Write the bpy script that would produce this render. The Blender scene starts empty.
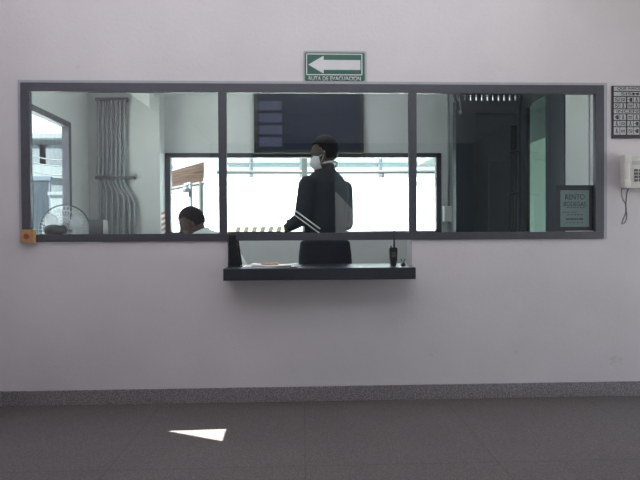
import bpy, bmesh, math, random
from mathutils import Vector, Matrix, Quaternion
random.seed(7)
SC = bpy.context.scene
COL = SC.collection
R = math.radians
V = Vector

# ---------------------------------------------------------------- camera
FPX, EYE, FZ = 497.0, 1.05, -0.018     # focal length in pixels, eye height, lobby floor level
cam = bpy.data.objects.new('camera', bpy.data.cameras.new('camera'))
COL.objects.link(cam)
cam.data.sensor_width = 36; cam.data.lens = FPX / 640 * 36
cam.data.clip_start = 0.05; cam.data.clip_end = 200
fwd = V((math.sin(R(1.97)), math.cos(R(1.97)), -math.tan(R(0.65)))).normalized()
cam.rotation_mode = 'QUATERNION'
CQ = fwd.to_track_quat('-Z', 'Y') @ Quaternion((0, 0, 1), -0.0055)
cam.rotation_quaternion = CQ
cam.location = (0, 0, EYE)
SC.camera = cam
SC.view_settings.view_transform = 'Standard'
SC.view_settings.look = 'None'
SC.view_settings.exposure = 0.85
SC.view_settings.gamma = 1.0
SC.view_settings.use_curve_mapping = False


def ray(px, py):
    return CQ @ V((px - 320, 240 - py, -FPX))


def at(px, py, Y):            # the point of the plane at distance Y that the photograph shows there
    d = ray(px, py); t = Y / d.y
    return V((d.x * t, Y, EYE + d.z * t))


def at_floor(px, py):
    d = ray(px, py); t = (FZ - EYE) / d.z
    return V((d.x * t, d.y * t, FZ))


# ---------------------------------------------------------------- materials
def mat(name, col, rough=0.5, metal=0.0, var=0.08, scale=12.0, bump=0.0, bscale=None, spec=0.5, coat=0.0, emit=None, estr=0.0):
    m = bpy.data.materials.new(name); m.use_nodes = True
    nt = m.node_tree; b = nt.nodes['Principled BSDF']
    b.inputs['Roughness'].default_value = rough
    b.inputs['Metallic'].default_value = metal
    b.inputs['Specular IOR Level'].default_value = spec
    b.inputs['Coat Weight'].default_value = coat
    tc = nt.nodes.new('ShaderNodeTexCoord')
    nz = nt.nodes.new('ShaderNodeTexNoise')
    nz.inputs['Scale'].default_value = scale; nz.inputs['Detail'].default_value = 5
    nt.links.new(tc.outputs['Object'], nz.inputs['Vector'])
    rp = nt.nodes.new('ShaderNodeValToRGB')
    rp.color_ramp.elements[0].position = 0.3; rp.color_ramp.elements[1].position = 0.7
    rp.color_ramp.elements[0].color = [c * (1 - var) for c in col] + [1]
    rp.color_ramp.elements[1].color = [min(1, c * (1 + var)) for c in col] + [1]
    nt.links.new(nz.outputs['Fac'], rp.inputs['Fac'])
    nt.links.new(rp.outputs['Color'], b.inputs['Base Color'])
    if bump:
        n2 = nt.nodes.new('ShaderNodeTexNoise'); n2.inputs['Scale'].default_value = bscale or scale * 4
        n2.inputs['Detail'].default_value = 4
        nt.links.new(tc.outputs['Object'], n2.inputs['Vector'])
        bp = nt.nodes.new('ShaderNodeBump'); bp.inputs['Strength'].default_value = bump; bp.inputs['Distance'].default_value = 0.004
        nt.links.new(n2.outputs['Fac'], bp.inputs['Height']); nt.links.new(bp.outputs['Normal'], b.inputs['Normal'])
    if emit:
        b.inputs['Emission Color'].default_value = (*emit, 1); b.inputs['Emission Strength'].default_value = estr
    return m


def glass_mat(name, tint, refl, rough=0.0):
    m = bpy.data.materials.new(name); m.use_nodes = True
    nt = m.node_tree; nt.nodes.clear()
    out = nt.nodes.new('ShaderNodeOutputMaterial'); mix = nt.nodes.new('ShaderNodeMixShader')
    tr = nt.nodes.new('ShaderNodeBsdfTransparent'); tr.inputs['Color'].default_value = (*tint, 1)
    gl = nt.nodes.new('ShaderNodeBsdfGlossy'); gl.inputs['Roughness'].default_value = rough
    gl.inputs['Color'].default_value = (0.95, 0.97, 1, 1)
    geo = nt.nodes.new('ShaderNodeNewGeometry')
    fr = nt.nodes.new('ShaderNodeFresnel'); fr.inputs['IOR'].default_value = 1.45
    a = nt.nodes.new('ShaderNodeMath'); a.operation = 'SUBTRACT'; a.inputs[0].default_value = 1
    nt.links.new(geo.outputs['Backfacing'], a.inputs[1])
    k = nt.nodes.new('ShaderNodeMath'); k.operation = 'MULTIPLY'; k.inputs[1].default_value = refl / 0.0337
    nt.links.new(fr.outputs['Fac'], k.inputs[0])
    p = nt.nodes.new('ShaderNodeMath'); p.operation = 'MULTIPLY'; p.use_clamp = True
    nt.links.new(a.outputs[0], p.inputs[0]); nt.links.new(k.outputs[0], p.inputs[1])
    nt.links.new(p.outputs[0], mix.inputs[0]); nt.links.new(tr.outputs[0], mix.inputs[1]); nt.links.new(gl.outputs[0], mix.inputs[2])
    nt.links.new(mix.outputs[0], out.inputs[0])
    return m


def blade_mat():
    m = bpy.data.materials.new('clear_pale_plastic'); m.use_nodes = True
    nt = m.node_tree; b = nt.nodes['Principled BSDF']; out = nt.nodes['Material Output']
    b.inputs['Base Color'].default_value = (.75, .8, .85, 1); b.inputs['Roughness'].default_value = .25
    t = nt.nodes.new('ShaderNodeBsdfTransparent'); mx = nt.nodes.new('ShaderNodeMixShader'); mx.inputs[0].default_value = .6
    nt.links.new(t.outputs[0], mx.inputs[1]); nt.links.new(b.outputs[0], mx.inputs[2]); nt.links.new(mx.outputs[0], out.inputs[0])
    return m


def striped_rust():
    m = mat('rusty_corrugated_roof', (0.20, 0.135, 0.11), 0.8, var=0.55, scale=1.0)
    nt = m.node_tree
    tc = nt.nodes.new('ShaderNodeTexCoord'); mp = nt.nodes.new('ShaderNodeMapping'); mp.inputs['Scale'].default_value = (.8, 9, 22)
    nt.links.new(tc.outputs['Object'], mp.inputs['Vector'])
    nz = [n for n in nt.nodes if n.type == 'TEX_NOISE'][0]
    nt.links.new(mp.outputs[0], nz.inputs['Vector'])
    return m


def wall_paint():
    m = mat('lilac_wall_paint', (0.580, 0.545, 0.580), 0.75, var=0.035, scale=2.2, bump=0.25, bscale=60)
    nt = m.node_tree; b = nt.nodes['Principled BSDF']
    src = b.inputs['Base Color'].links[0].from_socket
    tc = nt.nodes.new('ShaderNodeTexCoord')
    nz = nt.nodes.new('ShaderNodeTexNoise'); nz.inputs['Scale'].default_value = 4.5; nz.inputs['Detail'].default_value = 8
    nz.inputs['Roughness'].default_value = 0.7
    nt.links.new(tc.outputs['Object'], nz.inputs['Vector'])
    rp = nt.nodes.new('ShaderNodeValToRGB')
    rp.color_ramp.elements[0].position = 0.24; rp.color_ramp.elements[0].color = (0.82, 0.78, 0.76, 1)
    rp.color_ramp.elements[1].position = 0.36; rp.color_ramp.elements[1].color = (1, 1, 1, 1)
    nt.links.new(nz.outputs['Fac'], rp.inputs['Fac'])
    mx = nt.nodes.new('ShaderNodeMixRGB'); mx.blend_type = 'MULTIPLY'; mx.inputs[0].default_value = 1
    nt.links.new(src, mx.inputs[1]); nt.links.new(rp.outputs[0], mx.inputs[2])
    nt.links.new(mx.outputs[0], b.inputs['Base Color'])
    return m


def granite(name, base, fleck, rough, joints=False):
    m = mat(name, base, rough, var=0.15, scale=3)
    nt = m.node_tree; b = nt.nodes['Principled BSDF']
    src = b.inputs['Base Color'].links[0].from_socket
    tc = nt.nodes.new('ShaderNodeTexCoord')
    vo = nt.nodes.new('ShaderNodeTexNoise'); vo.inputs['Scale'].default_value = 140; vo.inputs['Detail'].default_value = 3
    nt.links.new(tc.outputs['Object'], vo.inputs['Vector'])
    rp = nt.nodes.new('ShaderNodeValToRGB')
    rp.color_ramp.elements[0].position = 0.42; rp.color_ramp.elements[0].color = (*[c * 0.55 for c in base], 1)
    rp.color_ramp.elements[1].position = 0.62; rp.color_ramp.elements[1].color = (*fleck, 1)
    nt.links.new(vo.outputs['Fac'], rp.inputs['Fac'])
    mx = nt.nodes.new('ShaderNodeMixRGB'); mx.inputs[0].default_value = 0.55
    nt.links.new(src, mx.inputs[1]); nt.links.new(rp.outputs[0], mx.inputs[2])
    last = mx.outputs[0]
    if joints:
        bk = nt.nodes.new('ShaderNodeTexBrick')
        bk.offset = 0.0
        bk.inputs['Scale'].default_value = 1.0
        bk.inputs['Brick Width'].default_value = 0.9; bk.inputs['Row Height'].default_value = 0.9
        bk.inputs['Mortar Size'].default_value = 0.004; bk.inputs['Mortar Smooth'].default_value = 0.3
        bk.inputs['Color1'].default_value = (1, 1, 1, 1); bk.inputs['Color2'].default_value = (0.96, 0.96, 0.96, 1)
        bk.inputs['Mortar'].default_value = (0.66, 0.66, 0.66, 1)
        mp = nt.nodes.new('ShaderNodeMapping'); mp.inputs['Location'].default_value = (-0.06, 0.01, 0)
        nt.links.new(tc.outputs['Object'], mp.inputs['Vector']); nt.links.new(mp.outputs[0], bk.inputs['Vector'])
        m2 = nt.nodes.new('ShaderNodeMixRGB'); m2.blend_type = 'MULTIPLY'; m2.inputs[0].default_value = 1
        nt.links.new(last, m2.inputs[1]); nt.links.new(bk.outputs['Color'], m2.inputs[2])
        last = m2.outputs[0]
    nt.links.new(last, b.inputs['Base Color'])
    return m


M = {
    'wall': wall_paint(),
    'booth': mat('booth_plaster', (0.585, 0.605, 0.605), 0.8, var=0.04, scale=3, bump=0.15, bscale=50),
    'ceiling': mat('ceiling_paint', (0.70, 0.69, 0.69), 0.85, var=0.03, scale=4),
    'floor': granite('grey_terrazzo_tile', (0.096, 0.084, 0.085), (0.19, 0.166, 0.167), 0.38, joints=True),
    'skirt': granite('grey_granite', (0.19, 0.170, 0.185), (0.42, 0.38, 0.405), 0.45),
    'alu': mat('dark_grey_aluminium', (0.072, 0.072, 0.092), 0.45, 0.25, var=0.06, scale=30),
    'trim': mat('light_grey_trim', (0.34, 0.335, 0.38), 0.5, 0.1, var=0.05),
    'glass': glass_mat('clear_window_glass', (0.90, 0.93, 0.93), 0.095),
    'glass_thin': glass_mat('thin_window_glass', (0.93, 0.97, 0.98), 0.03),
    'glass_teal': glass_mat('tinted_green_glass', (0.36, 0.42, 0.405), 0.05),
    'glass_smoke': glass_mat('smoked_glass', (0.05, 0.07, 0.068), 0.05),
    'fanblade': blade_mat(),
    'steel': mat('dark_blue_grey_steel_paint', (0.042, 0.053, 0.070), 0.4, 0.1, var=0.10, scale=8),
    'steel2': mat('dark_teal_steel_paint', (0.038, 0.054, 0.066), 0.35, 0.1, var=0.14, scale=5),
    'black': mat('black_laminate', (0.026, 0.030, 0.042), 0.35, var=0.10, scale=20),
    'blackplastic': mat('black_plastic', (0.012, 0.013, 0.016), 0.4, var=0.1, scale=40, bump=0.1),
    'greyplastic': mat('mid_grey_plastic', (0.12, 0.12, 0.13), 0.45),
    'paper': mat('white_paper', (0.80, 0.80, 0.79), 0.8, var=0.03),
    'notepad': mat('reddish_card', (0.48, 0.25, 0.20), 0.7, var=0.15, scale=60),
    'green': mat('sign_green', (0.022, 0.105, 0.075), 0.45, var=0.05),
    'signwhite': mat('sign_white', (0.58, 0.58, 0.60), 0.5, var=0.03),
    'signgrey': mat('sign_edge_grey', (0.36, 0.38, 0.39), 0.5, var=0.04),
    'boardblack': mat('board_black', (0.018, 0.017, 0.022), 0.5, var=0.05),
    'boardgrey': mat('board_pale_grey', (0.42, 0.42, 0.44), 0.6, var=0.05, scale=60),
    'phone': mat('aged_white_plastic', (0.56, 0.54, 0.52), 0.45, var=0.04, scale=25),
    'phone_dark': mat('phone_key_grey', (0.06, 0.06, 0.065), 0.5),
    'cord': mat('grey_cord', (0.20, 0.19, 0.20), 0.6),
    'orange': mat('orange_yellow_plastic', (0.42, 0.24, 0.10), 0.5, var=0.12, scale=50),
    'redbutton': mat('red_brown_button', (0.28, 0.055, 0.03), 0.4),
    'poster': mat('pale_teal_paper', (0.25, 0.315, 0.32), 0.7, var=0.04),
    'ink': mat('dark_ink', (0.035, 0.05, 0.055), 0.7),
    'chrome': mat('chrome_wire', (0.72, 0.75, 0.78), 0.35, 0.8, var=0.04),
    'darkwire': mat('dark_wire', (0.05, 0.06, 0.07), 0.35, 0.6),
    'blade': glass_mat('clear_fan_blade', (0.80, 0.86, 0.90), 0.12, 0.15),
    'conduit': mat('grey_conduit', (0.25, 0.265, 0.285), 0.38, 0.4, var=0.04, scale=18),
    'conduit_dark': mat('dark_conduit_rail', (0.06, 0.065, 0.075), 0.5, 0.4),
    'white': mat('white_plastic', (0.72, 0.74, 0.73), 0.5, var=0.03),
    'screen': mat('dark_screen', (0.008, 0.010, 0.016), 0.3, var=0.05, spec=0.15, emit=(0.35, 0.5, 1.0), estr=0.010),
    'feed_reflect': mat('camera_feed_and_reflection', (0.01, 0.01, 0.02), 0.3, spec=0.15, emit=(0.56, 0.62, 1.0), estr=0.050),
    'feed_reflect2': mat('dim_camera_feed_picture', (0.01, 0.01, 0.02), 0.3, spec=0.15, emit=(0.32, 0.52, 1.0), estr=0.012),
    'skin': mat('brown_skin', (0.095, 0.056, 0.042), 0.55, var=0.08, scale=30),
    'hair': mat('black_hair', (0.008, 0.008, 0.010), 0.8, var=0.2, scale=80, bump=0.5, bscale=150, spec=0.12),
    'jacket': mat('dark_navy_cloth', (0.017, 0.020, 0.030), 0.85, var=0.15, scale=25, bump=0.35, bscale=40),
    'trousers': mat('black_cloth', (0.012, 0.013, 0.018), 0.9, var=0.12, scale=25, bump=0.2),
    'shirt': mat('pale_grey_cloth', (0.62, 0.66, 0.64), 0.85, var=0.06, scale=20, bump=0.2),
    'maskcloth': mat('white_mask_cloth', (0.78, 0.77, 0.77), 0.85, var=0.03, bump=0.2),
    'wood': mat('light_wood_laminate', (0.32, 0.24, 0.16), 0.5, var=0.15, scale=6),
    # outdoors
    'concrete': mat('pale_concrete', (0.50, 0.50, 0.48), 0.9, var=0.08, scale=1.5, bump=0.2),
    'outwhite': mat('white_masonry_paint', (0.84, 0.86, 0.86), 0.85, var=0.03, scale=1.2),
    'outrail': mat('grey_rail_paint', (0.035, 0.04, 0.04), 0.5, 0.3),
    'paleblue': mat('pale_blue_cladding', (0.20, 0.25, 0.27), 0.7, var=0.05, scale=2),
    'outgrey': mat('grey_render', (0.042, 0.052, 0.063), 0.85, var=0.10, scale=1.5),
    'outgrey_light': mat('pale_grey_render', (0.075, 0.088, 0.098), 0.85, var=0.10, scale=1.5),
    'bluegate': mat('blue_grey_gate_paint', (0.018, 0.030, 0.050), 0.6, var=0.1, scale=4),
    'rust': striped_rust(),
    'hazard_yellow': mat('pale_yellow_paint', (0.72, 0.60, 0.36), 0.6, var=0.08),
    'hazard_black': mat('worn_black_paint', (0.05, 0.045, 0.045), 0.6),
    'red': mat('faded_red_print', (0.50, 0.16, 0.15), 0.7, var=0.15),
    'teal': mat('green_grey_render', (0.46, 0.53, 0.505), 0.85, var=0.08, scale=1.5),
    'reargrey': mat('grey_rear_paint', (0.16, 0.165, 0.17), 0.8, var=0.05, scale=3),
    'asphalt': mat('grey_asphalt', (0.09, 0.09, 0.09), 0.95, var=0.15, scale=2),
    'reflectpale': mat('pale_reflection_paint', (0.80, 0.80, 0.79), 0.85, var=0.06, scale=3),
    'streetgrey': mat('grey_green_facade', (0.10, 0.13, 0.14), 0.85, var=0.2, scale=0.8),
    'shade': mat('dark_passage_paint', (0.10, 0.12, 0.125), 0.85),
}

# ---------------------------------------------------------------- mesh helpers
ORIG = {}


def bm_new():
    return bmesh.new()


def box(bm, x0, x1, y0, y1, z0, z1, bev=0.0):
    r = bmesh.ops.create_cube(bm, size=1.0)
    vs = r['verts']
    for v in vs:
        v.co = V(((x0 + x1) / 2 + v.co.x * (x1 - x0), (y0 + y1) / 2 + v.co.y * (y1 - y0), (z0 + z1) / 2 + v.co.z * (z1 - z0)))
    if bev:
        es = {e for v in vs for e in v.link_edges}
        bmesh.ops.bevel(bm, geom=list(es), offset=bev, segments=2, affect='EDGES', profile=0.6)
    return vs


def prism(bm, pts, off):        # closed outline (list of Vector) pushed along off
    a = [bm.verts.new(p) for p in pts]; b = [bm.verts.new(V(p) + V(off)) for p in pts]
    n = len(pts)
    bm.faces.new(a[::-1]); bm.faces.new(b)
    for i in range(n):
        bm.faces.new((a[i], a[(i + 1) % n], b[(i + 1) % n], b[i]))
    return bm


def tube(bm, pts, r, seg=8, closed=False, cap=True):
    pts = [V(p) for p in pts]; n = len(pts); rings = []
    rs = r if isinstance(r, (list, tuple)) else [r] * n
    up = None
    for i, p in enumerate(pts):
        if closed:
            t = (pts[(i + 1) % n] - pts[i - 1]).normalized()
        else:
            t = (pts[min(i + 1, n - 1)] - pts[max(i - 1, 0)]).normalized()
        if up is None:
            up = t.orthogonal().normalized()
        else:
            up = (up - t * up.dot(t))
            up = up.normalized() if up.length > 1e-6 else t.orthogonal().normalized()
        s = t.cross(up)
        rings.append([bm.verts.new(p + (up * math.cos(a) + s * math.sin(a)) * rs[i]) for a in [2 * math.pi * k / seg for k in range(seg)]])
    m = n if closed else n - 1
    for i in range(m):
        A, B = rings[i], rings[(i + 1) % n]
        for k in range(seg):
            try:
                bm.faces.new((A[k], A[(k + 1) % seg], B[(k + 1) % seg], B[k]))
            except ValueError:
                pass
    if cap and not closed:
        bm.faces.new(rings[0][::-1]); bm.faces.new(rings[-1])


def circle_pts(c, r, n, u=V((1, 0, 0)), w=V((0, 0, 1))):
    return [V(c) + u * r * math.cos(2 * math.pi * k / n) + w * r * math.sin(2 * math.pi * k / n) for k in range(n)]


def disc(bm, c, r, y0, y1, n=24):   # a drum along Y
    prism(bm, [V((c[0] + r * math.cos(2 * math.pi * k / n), y0, c[1] + r * math.sin(2 * math.pi * k / n))) for k in range(n)], (0, y1 - y0, 0))


def ellipsoid(bm, c, axes, seg=20, rings=14):   # axes: three Vectors (half-axes)
    r = bmesh.ops.create_uvsphere(bm, u_segments=seg, v_segments=rings, radius=1.0)
    for v in r['verts']:
        q = v.co.copy()
        v.co = V(c) + axes[0] * q.x + axes[1] * q.y + axes[2] * q.z
    return r['verts']


def capsule(bm, p0, r0, p1, r1, seg=14):
    p0, p1 = V(p0), V(p1)
    for p, r in ((p0, r0), (p1, r1)):
        ellipsoid(bm, p, (V((r, 0, 0)), V((0, r, 0)), V((0, 0, r))), seg, 10)
    tube(bm, [p0, p1], [r0, r1], seg)


def link(name, me, material, parent=None, smooth=False):
    o = bpy.data.objects.new(name, me); COL.objects.link(o)
    if material is not None and not me.materials:
        me.materials.append(material)
    if smooth:
        for p in me.polygons:
            p.use_smooth = True
    return o


def obj(name, bm, material, parent=None, smooth=False, origin=None, recalc=True):
    if recalc:
        bmesh.ops.recalc_face_normals(bm, faces=bm.faces[:])
    if parent is not None:
        org = ORIG[parent.name]
    elif origin is not None:
        org = V(origin)
    else:
        xs = [v.co for v in bm.verts]
        org = V(((min(p.x for p in xs) + max(p.x for p in xs)) / 2, (min(p.y for p in xs) + max(p.y for p in xs)) / 2, min(p.z for p in xs)))
    for v in bm.verts:
        v.co -= org
    me = bpy.data.meshes.new(name); bm.to_mesh(me); bm.free()
    o = link(name, me, material, parent, smooth)
    if parent is not None:
        o.parent = parent
    else:
        o.location = org
    ORIG[o.name] = org
    if smooth == 'auto':
        try:
            me.set_sharp_from_angle(angle=R(35))
        except Exception:
            pass
    return o


def tag(o, label=None, cat=None, group=None, kind=None):
    for k, v in (('label', label), ('category', cat), ('group', group), ('kind', kind)):
        if v:
            o[k] = v
    return o


def thing(name, loc, label, cat, group=None, kind=None):
    o = bpy.data.objects.new(name, None); COL.objects.link(o)
    o.location = loc; o.empty_display_size = 0.1
    ORIG[o.name] = V(loc)
    return tag(o, label, cat, group, kind)


def struct(name, bm, m, label=None):
    return tag(obj(name, bm, m), label, None, None, 'structure')


def bake(o, voxel=None, smooth_iter=0):     # freeze a remesh into the mesh
    if voxel:
        md = o.modifiers.new('r', 'REMESH'); md.mode = 'VOXEL'; md.voxel_size = voxel; md.use_smooth_shade = True
    if smooth_iter:
        s = o.modifiers.new('s', 'SMOOTH'); s.factor = 0.5; s.iterations = smooth_iter
    dg = bpy.context.evaluated_depsgraph_get(); dg.update()
    me = bpy.data.meshes.new_from_object(o.evaluated_get(dg))
    o.modifiers.clear(); old = o.data; o.data = me
    bpy.data.meshes.remove(old)
    for p in me.polygons:
        p.use_smooth = True
    return o


def text_bm(body, height, center, width=None, depth=0.0012, facing='-Y'):
    cu = bpy.data.curves.new('t', 'FONT'); cu.body = body; cu.size = 1.0; cu.align_x = 'CENTER'; cu.extrude = 0.0; cu.offset = 0.008
    t = bpy.data.objects.new('t', cu); COL.objects.link(t)
    dg = bpy.context.evaluated_depsgraph_get(); dg.update()
    me = bpy.data.meshes.new_from_object(t.evaluated_get(dg))
    bpy.data.objects.remove(t); bpy.data.curves.remove(cu)
    bm = bmesh.new(); bm.from_mesh(me); bpy.data.meshes.remove(me)
    xs = [v.co.x for v in bm.verts]; ys = [v.co.y for v in bm.verts]
    cx, cy = (min(xs) + max(xs)) / 2, (min(ys) + max(ys)) / 2
    sy = height / (max(ys) - min(ys)); sx = (width / (max(xs) - min(xs))) if width else sy
    for v in bm.verts:
        v.co = V((center[0] + (v.co.x - cx) * sx, center[1], center[2] + (v.co.y - cy) * sy))
    r = bmesh.ops.extrude_face_region(bm, geom=bm.faces[:])
    for v in [g for g in r['geom'] if isinstance(g, bmesh.types.BMVert)]:
        v.co.y -= depth
    return bm


def bm_add(dst, src):
    me = bpy.data.meshes.new('x'); src.to_mesh(me); src.free(); dst.from_mesh(me); bpy.data.meshes.remove(me)


# ---------------------------------------------------------------- the room
D, TH = 3.18, 0.15          # near face of the partition wall and its thickness
DB = D + TH
XL, XR = -1.91, 3.6         # side walls of the lobby
YB = 4.69                   # back wall of the guard booth
YR = -4.0                   # wall behind the visitor
CE = 2.95
SUN = V((-0.60, -0.35, 0.72)).normalized()

wx0, wx1 = at(22, 160, D).x, at(603, 160, D).x
wz1, wz0 = at(303, 84.2, D).z, at(303, 240.4, D).z
sx0, sx1 = at(228, 255, D).x, at(412, 255, D).x
SH = 0.84                   # top of the counter shelf

b = bm_new()
box(b, XL - .15, XR + .15, YR - .15, DB, -0.12, FZ)
fl = struct('floor', b, M['floor'])
b = bm_new()
box(b, XL - .15, XR + .15, D, DB, FZ, SH - 0.07)
box(b, XL - .15, sx0, D, DB, SH - 0.07, wz0); box(b, sx1, XR + .15, D, DB, SH - 0.07, wz0)
box(b, XL - .15, wx0, D, D + .03, wz0, wz1); box(b, wx1, XR + .15, D, DB, wz0, wz1)
box(b, XL - .15, XR + .15, D, DB, wz1, CE)
struct('wall_front', b, M['wall'])
b = bm_new(); box(b, XR, XR + .15, YR, 0.5, FZ, CE); box(b, XR, XR + .15, 2.75, D, FZ, CE); box(b, XR, XR + .15, 0.5, 2.75, 2.5, CE); struct('wall_right', b, M['wall'])  # unseen opening added to brighten the right of the front wall
# left wall: one run along lobby and booth, with the booth's side window and an unseen three-cornered gap cut to shape the floor's sun patch
tri = [at_floor(168, 431), at_floor(226, 429), at_floor(222, 441)]
lw_y0, lw_y1, lw_z0 = 3.36, 4.172, 0.90
lw_z1 = at(71, 122.8, 4.172).z
b = bm_new()
box(b, XL - .15, XL, YR - .15, D, FZ, CE)
wl = struct('wall_left', b, M['wall'])
cb = bm_new()
near = [p + SUN * ((XL + .05 - p.x) / SUN.x) for p in tri]
prism(cb, near, SUN * 0.6)
cut = obj('cut', cb, None)
bo = wl.modifiers.new('b', 'BOOLEAN'); bo.operation = 'DIFFERENCE'; bo.object = cut; bo.solver = 'EXACT'
dg = bpy.context.evaluated_depsgraph_get(); dg.update()
me = bpy.data.meshes.new_from_object(wl.evaluated_get(dg))
wl.modifiers.clear(); wl.data = me
bpy.data.objects.remove(cut)
b = bm_new()
box(b, XL - .045, XL, D + .03, lw_y0, 0, CE); box(b, XL - .045, XL, lw_y1, YB + .15, 0, CE)
box(b, XL - .045, XL, lw_y0, lw_y1, 0, lw_z0); box(b, XL - .045, XL, lw_y0, lw_y1, lw_z1, CE)
struct('wall_booth_left', b, M['booth'])
# wall behind the visitor with the wide street entrance
ox0, ox1 = 0.68, 2.1
b = bm_new()
box(b, XL, ox0, YR - .15, YR, FZ, CE); box(b, ox1, XR, YR - .15, YR, FZ, CE); box(b, ox0, ox1, YR - .15, YR, 2.75, CE)
struct('wall_rear', b, M['reargrey'])
b = bm_new(); box(b, XL - .15, XR + .15, YR - .15, DB, CE, CE + .1); struct('ceiling', b, M['ceiling'])
# skirting of polished granite
b = bm_new()
box(b, XL, XR, D - 0.012, D, FZ, at(303, 386.2, D).z, 0.002)
struct('baseboard_front', b, M['skirt'])
b = bm_new(); box(b, XL, XL + .015, YR, D - .012, FZ, 0.083, 0.002); struct('baseboard_left', b, M['skirt'])

# booth shell
RX = 1.95
BC = 2.72
bw_x0, bw_x1 = at(165, 190, YB).x, at(441.5, 190, YB).x
bw_z1, bw_z0 = at(303, 153, YB).z, 1.035
b = bm_new(); box(b, XL - .15, RX + .15, DB, YB + .15, -0.12, 0); struct('floor_booth', b, M['floor'])
b = bm_new(); box(b, XL - .15, RX + .15, DB, YB + .35, BC, BC + .12); box(b, XL - 1.7, XL - .15, 1.8, YB + .35, BC, BC + .12); struct('ceiling_booth', b, M['ceiling'])  # second slab is an unseen eave added to block sun
dx0 = at(456, 190, YB - .26).x
jx0 = at(474, 190, YB - .26).x + .01
b = bm_new()
px1 = at(160, 190, 4.52).x
box(b, XL, bw_x0, YB, YB + .15, 0, BC); box(b, bw_x1, jx0, YB, YB + .15, 0, BC)
box(b, bw_x0, bw_x1, YB, YB + .15, 0, bw_z0); box(b, bw_x0, bw_x1, YB, YB + .15, bw_z1, BC)
struct('wall_booth_back', b, M['booth'])
b = bm_new(); box(b, XL, px1, 4.52, YB, 0, BC, 0.004); struct('wall_pillar', b, M['booth'])
DY0, DY1 = 3.63, YB - .26          # side doorway of the booth
b = bm_new()
box(b, RX, RX + .12, DB, DY0, 0, BC); box(b, RX, RX + .12, DY0, DY1 + .1, 2.33, BC)
struct('wall_booth_right', b, M['booth'])
# short white wedge high on the pillar
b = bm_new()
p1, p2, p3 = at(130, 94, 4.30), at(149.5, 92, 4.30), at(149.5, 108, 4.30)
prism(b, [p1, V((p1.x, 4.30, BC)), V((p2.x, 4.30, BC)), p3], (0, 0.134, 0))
struct('white_wedge', b, M['white'])

# ---------------------------------------------------------------- front window of three panes
w1 = thing('window_1', ((wx0 + wx1) / 2, D, wz0), 'long dark grey aluminium window of three fixed panes in the lilac wall', None, kind='structure')
fw = at(31, 160, D).x - wx0
ft = wz1 - at(303, 93, D).z
fb = at(303, 233, D).z - wz0
FY0, FY1 = D - 0.012, D + 0.017
b = bm_new()
box(b, wx0, wx1, FY0, FY1, wz1 - ft, wz1, .002); box(b, wx0, wx1, FY0, FY1, wz0, wz0 + fb, .002)
box(b, wx0, wx0 + fw, FY0, FY1, wz0 + fb, wz1 - ft); box(b, wx1 - fw, wx1, FY0, FY1, wz0 + fb, wz1 - ft)
obj('frame', b, M['alu'], w1)
mull = []
for a0, a1 in ((218.7, 226.8), (408.6, 416.4)):
    x0, x1 = at(a0, 160, D).x, at(a1, 160, D).x
    b = bm_new(); box(b, x0, x1, FY0 + .001, FY1, wz0 + fb, wz1 - ft, .0015); obj('mullion', b, M['alu'], w1)
    mull.append((x0, x1))
for x0, x1 in ((wx0 + fw, mull[0][0]), (mull[0][1], mull[1][0]), (mull[1][1], wx1 - fw)):
    b = bm_new(); box(b, x0 - .002, x1 + .002, D + .007, D + .012, wz0 + fb - .002, wz1 - ft + .002); obj('pane', b, M['glass'], w1)
b = bm_new()
t0 = at(19, 160, D).x; t1 = at(606.5, 160, D).x; tz = at(303, 81.6, D).z
box(b, t0, wx0, D - .006, D + .001, wz0, tz); box(b, wx1, t1, D - .006, D + .001, wz0, tz); box(b, wx0, wx1, D - .006, D + .001, wz1, tz)
obj('outer_trim', b, M['trim'], w1)
b = bm_new(); box(b, at(38, 242, D).x, at(103, 242, D).x, D - .005, D + .001, wz0 - .009, wz0 - .001); obj('white_strip', b, M['white'], w1)  # thin white strip below the left of the frame
# back window of the booth
w2 = thing('window_2', ((bw_x0 + bw_x1) / 2, YB, bw_z0), None, None, kind='structure')
b = bm_new(); k = 0.042
box(b, bw_x0, bw_x1, YB, YB + .06, bw_z1 - k, bw_z1); box(b, bw_x0, bw_x1, YB, YB + .06, bw_z0, bw_z0 + .045)
box(b, bw_x0, bw_x0 + .05, YB, YB + .06, bw_z0, bw_z1); box(b, bw_x1 - .05, bw_x1, YB, YB + .06, bw_z0, bw_z1)
obj('frame', b, M['alu'], w2)
b = bm_new(); box(b, bw_x0 + .04, bw_x1 - .04, YB + .03, YB + .036, bw_z0 + .04, bw_z1 - .04); obj('pane', b, M['glass_thin'], w2)
# side window of the booth
w3 = thing('window_3', (XL, (lw_y0 + lw_y1) / 2, lw_z0), None, None, kind='structure')
b = bm_new()
for (y0, y1, z0, z1) in ((lw_y0, lw_y1, lw_z1 - .045, lw_z1), (lw_y0, lw_y1, lw_z0, lw_z0 + .045), (lw_y0, lw_y0 + .04, lw_z0, lw_z1), (lw_y1 - .04, lw_y1, lw_z0, lw_z1)):
    box(b, XL - .05, XL + .008, y0, y1, z0, z1)
obj('frame', b, M['alu'], w3)
b = bm_new(); box(b, XL - .04, XL - .034, lw_y0 + .03, lw_y1 - .03, lw_z0 + .03, lw_z1 - .03); obj('pane', b, M['glass_thin'], w3)

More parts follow.
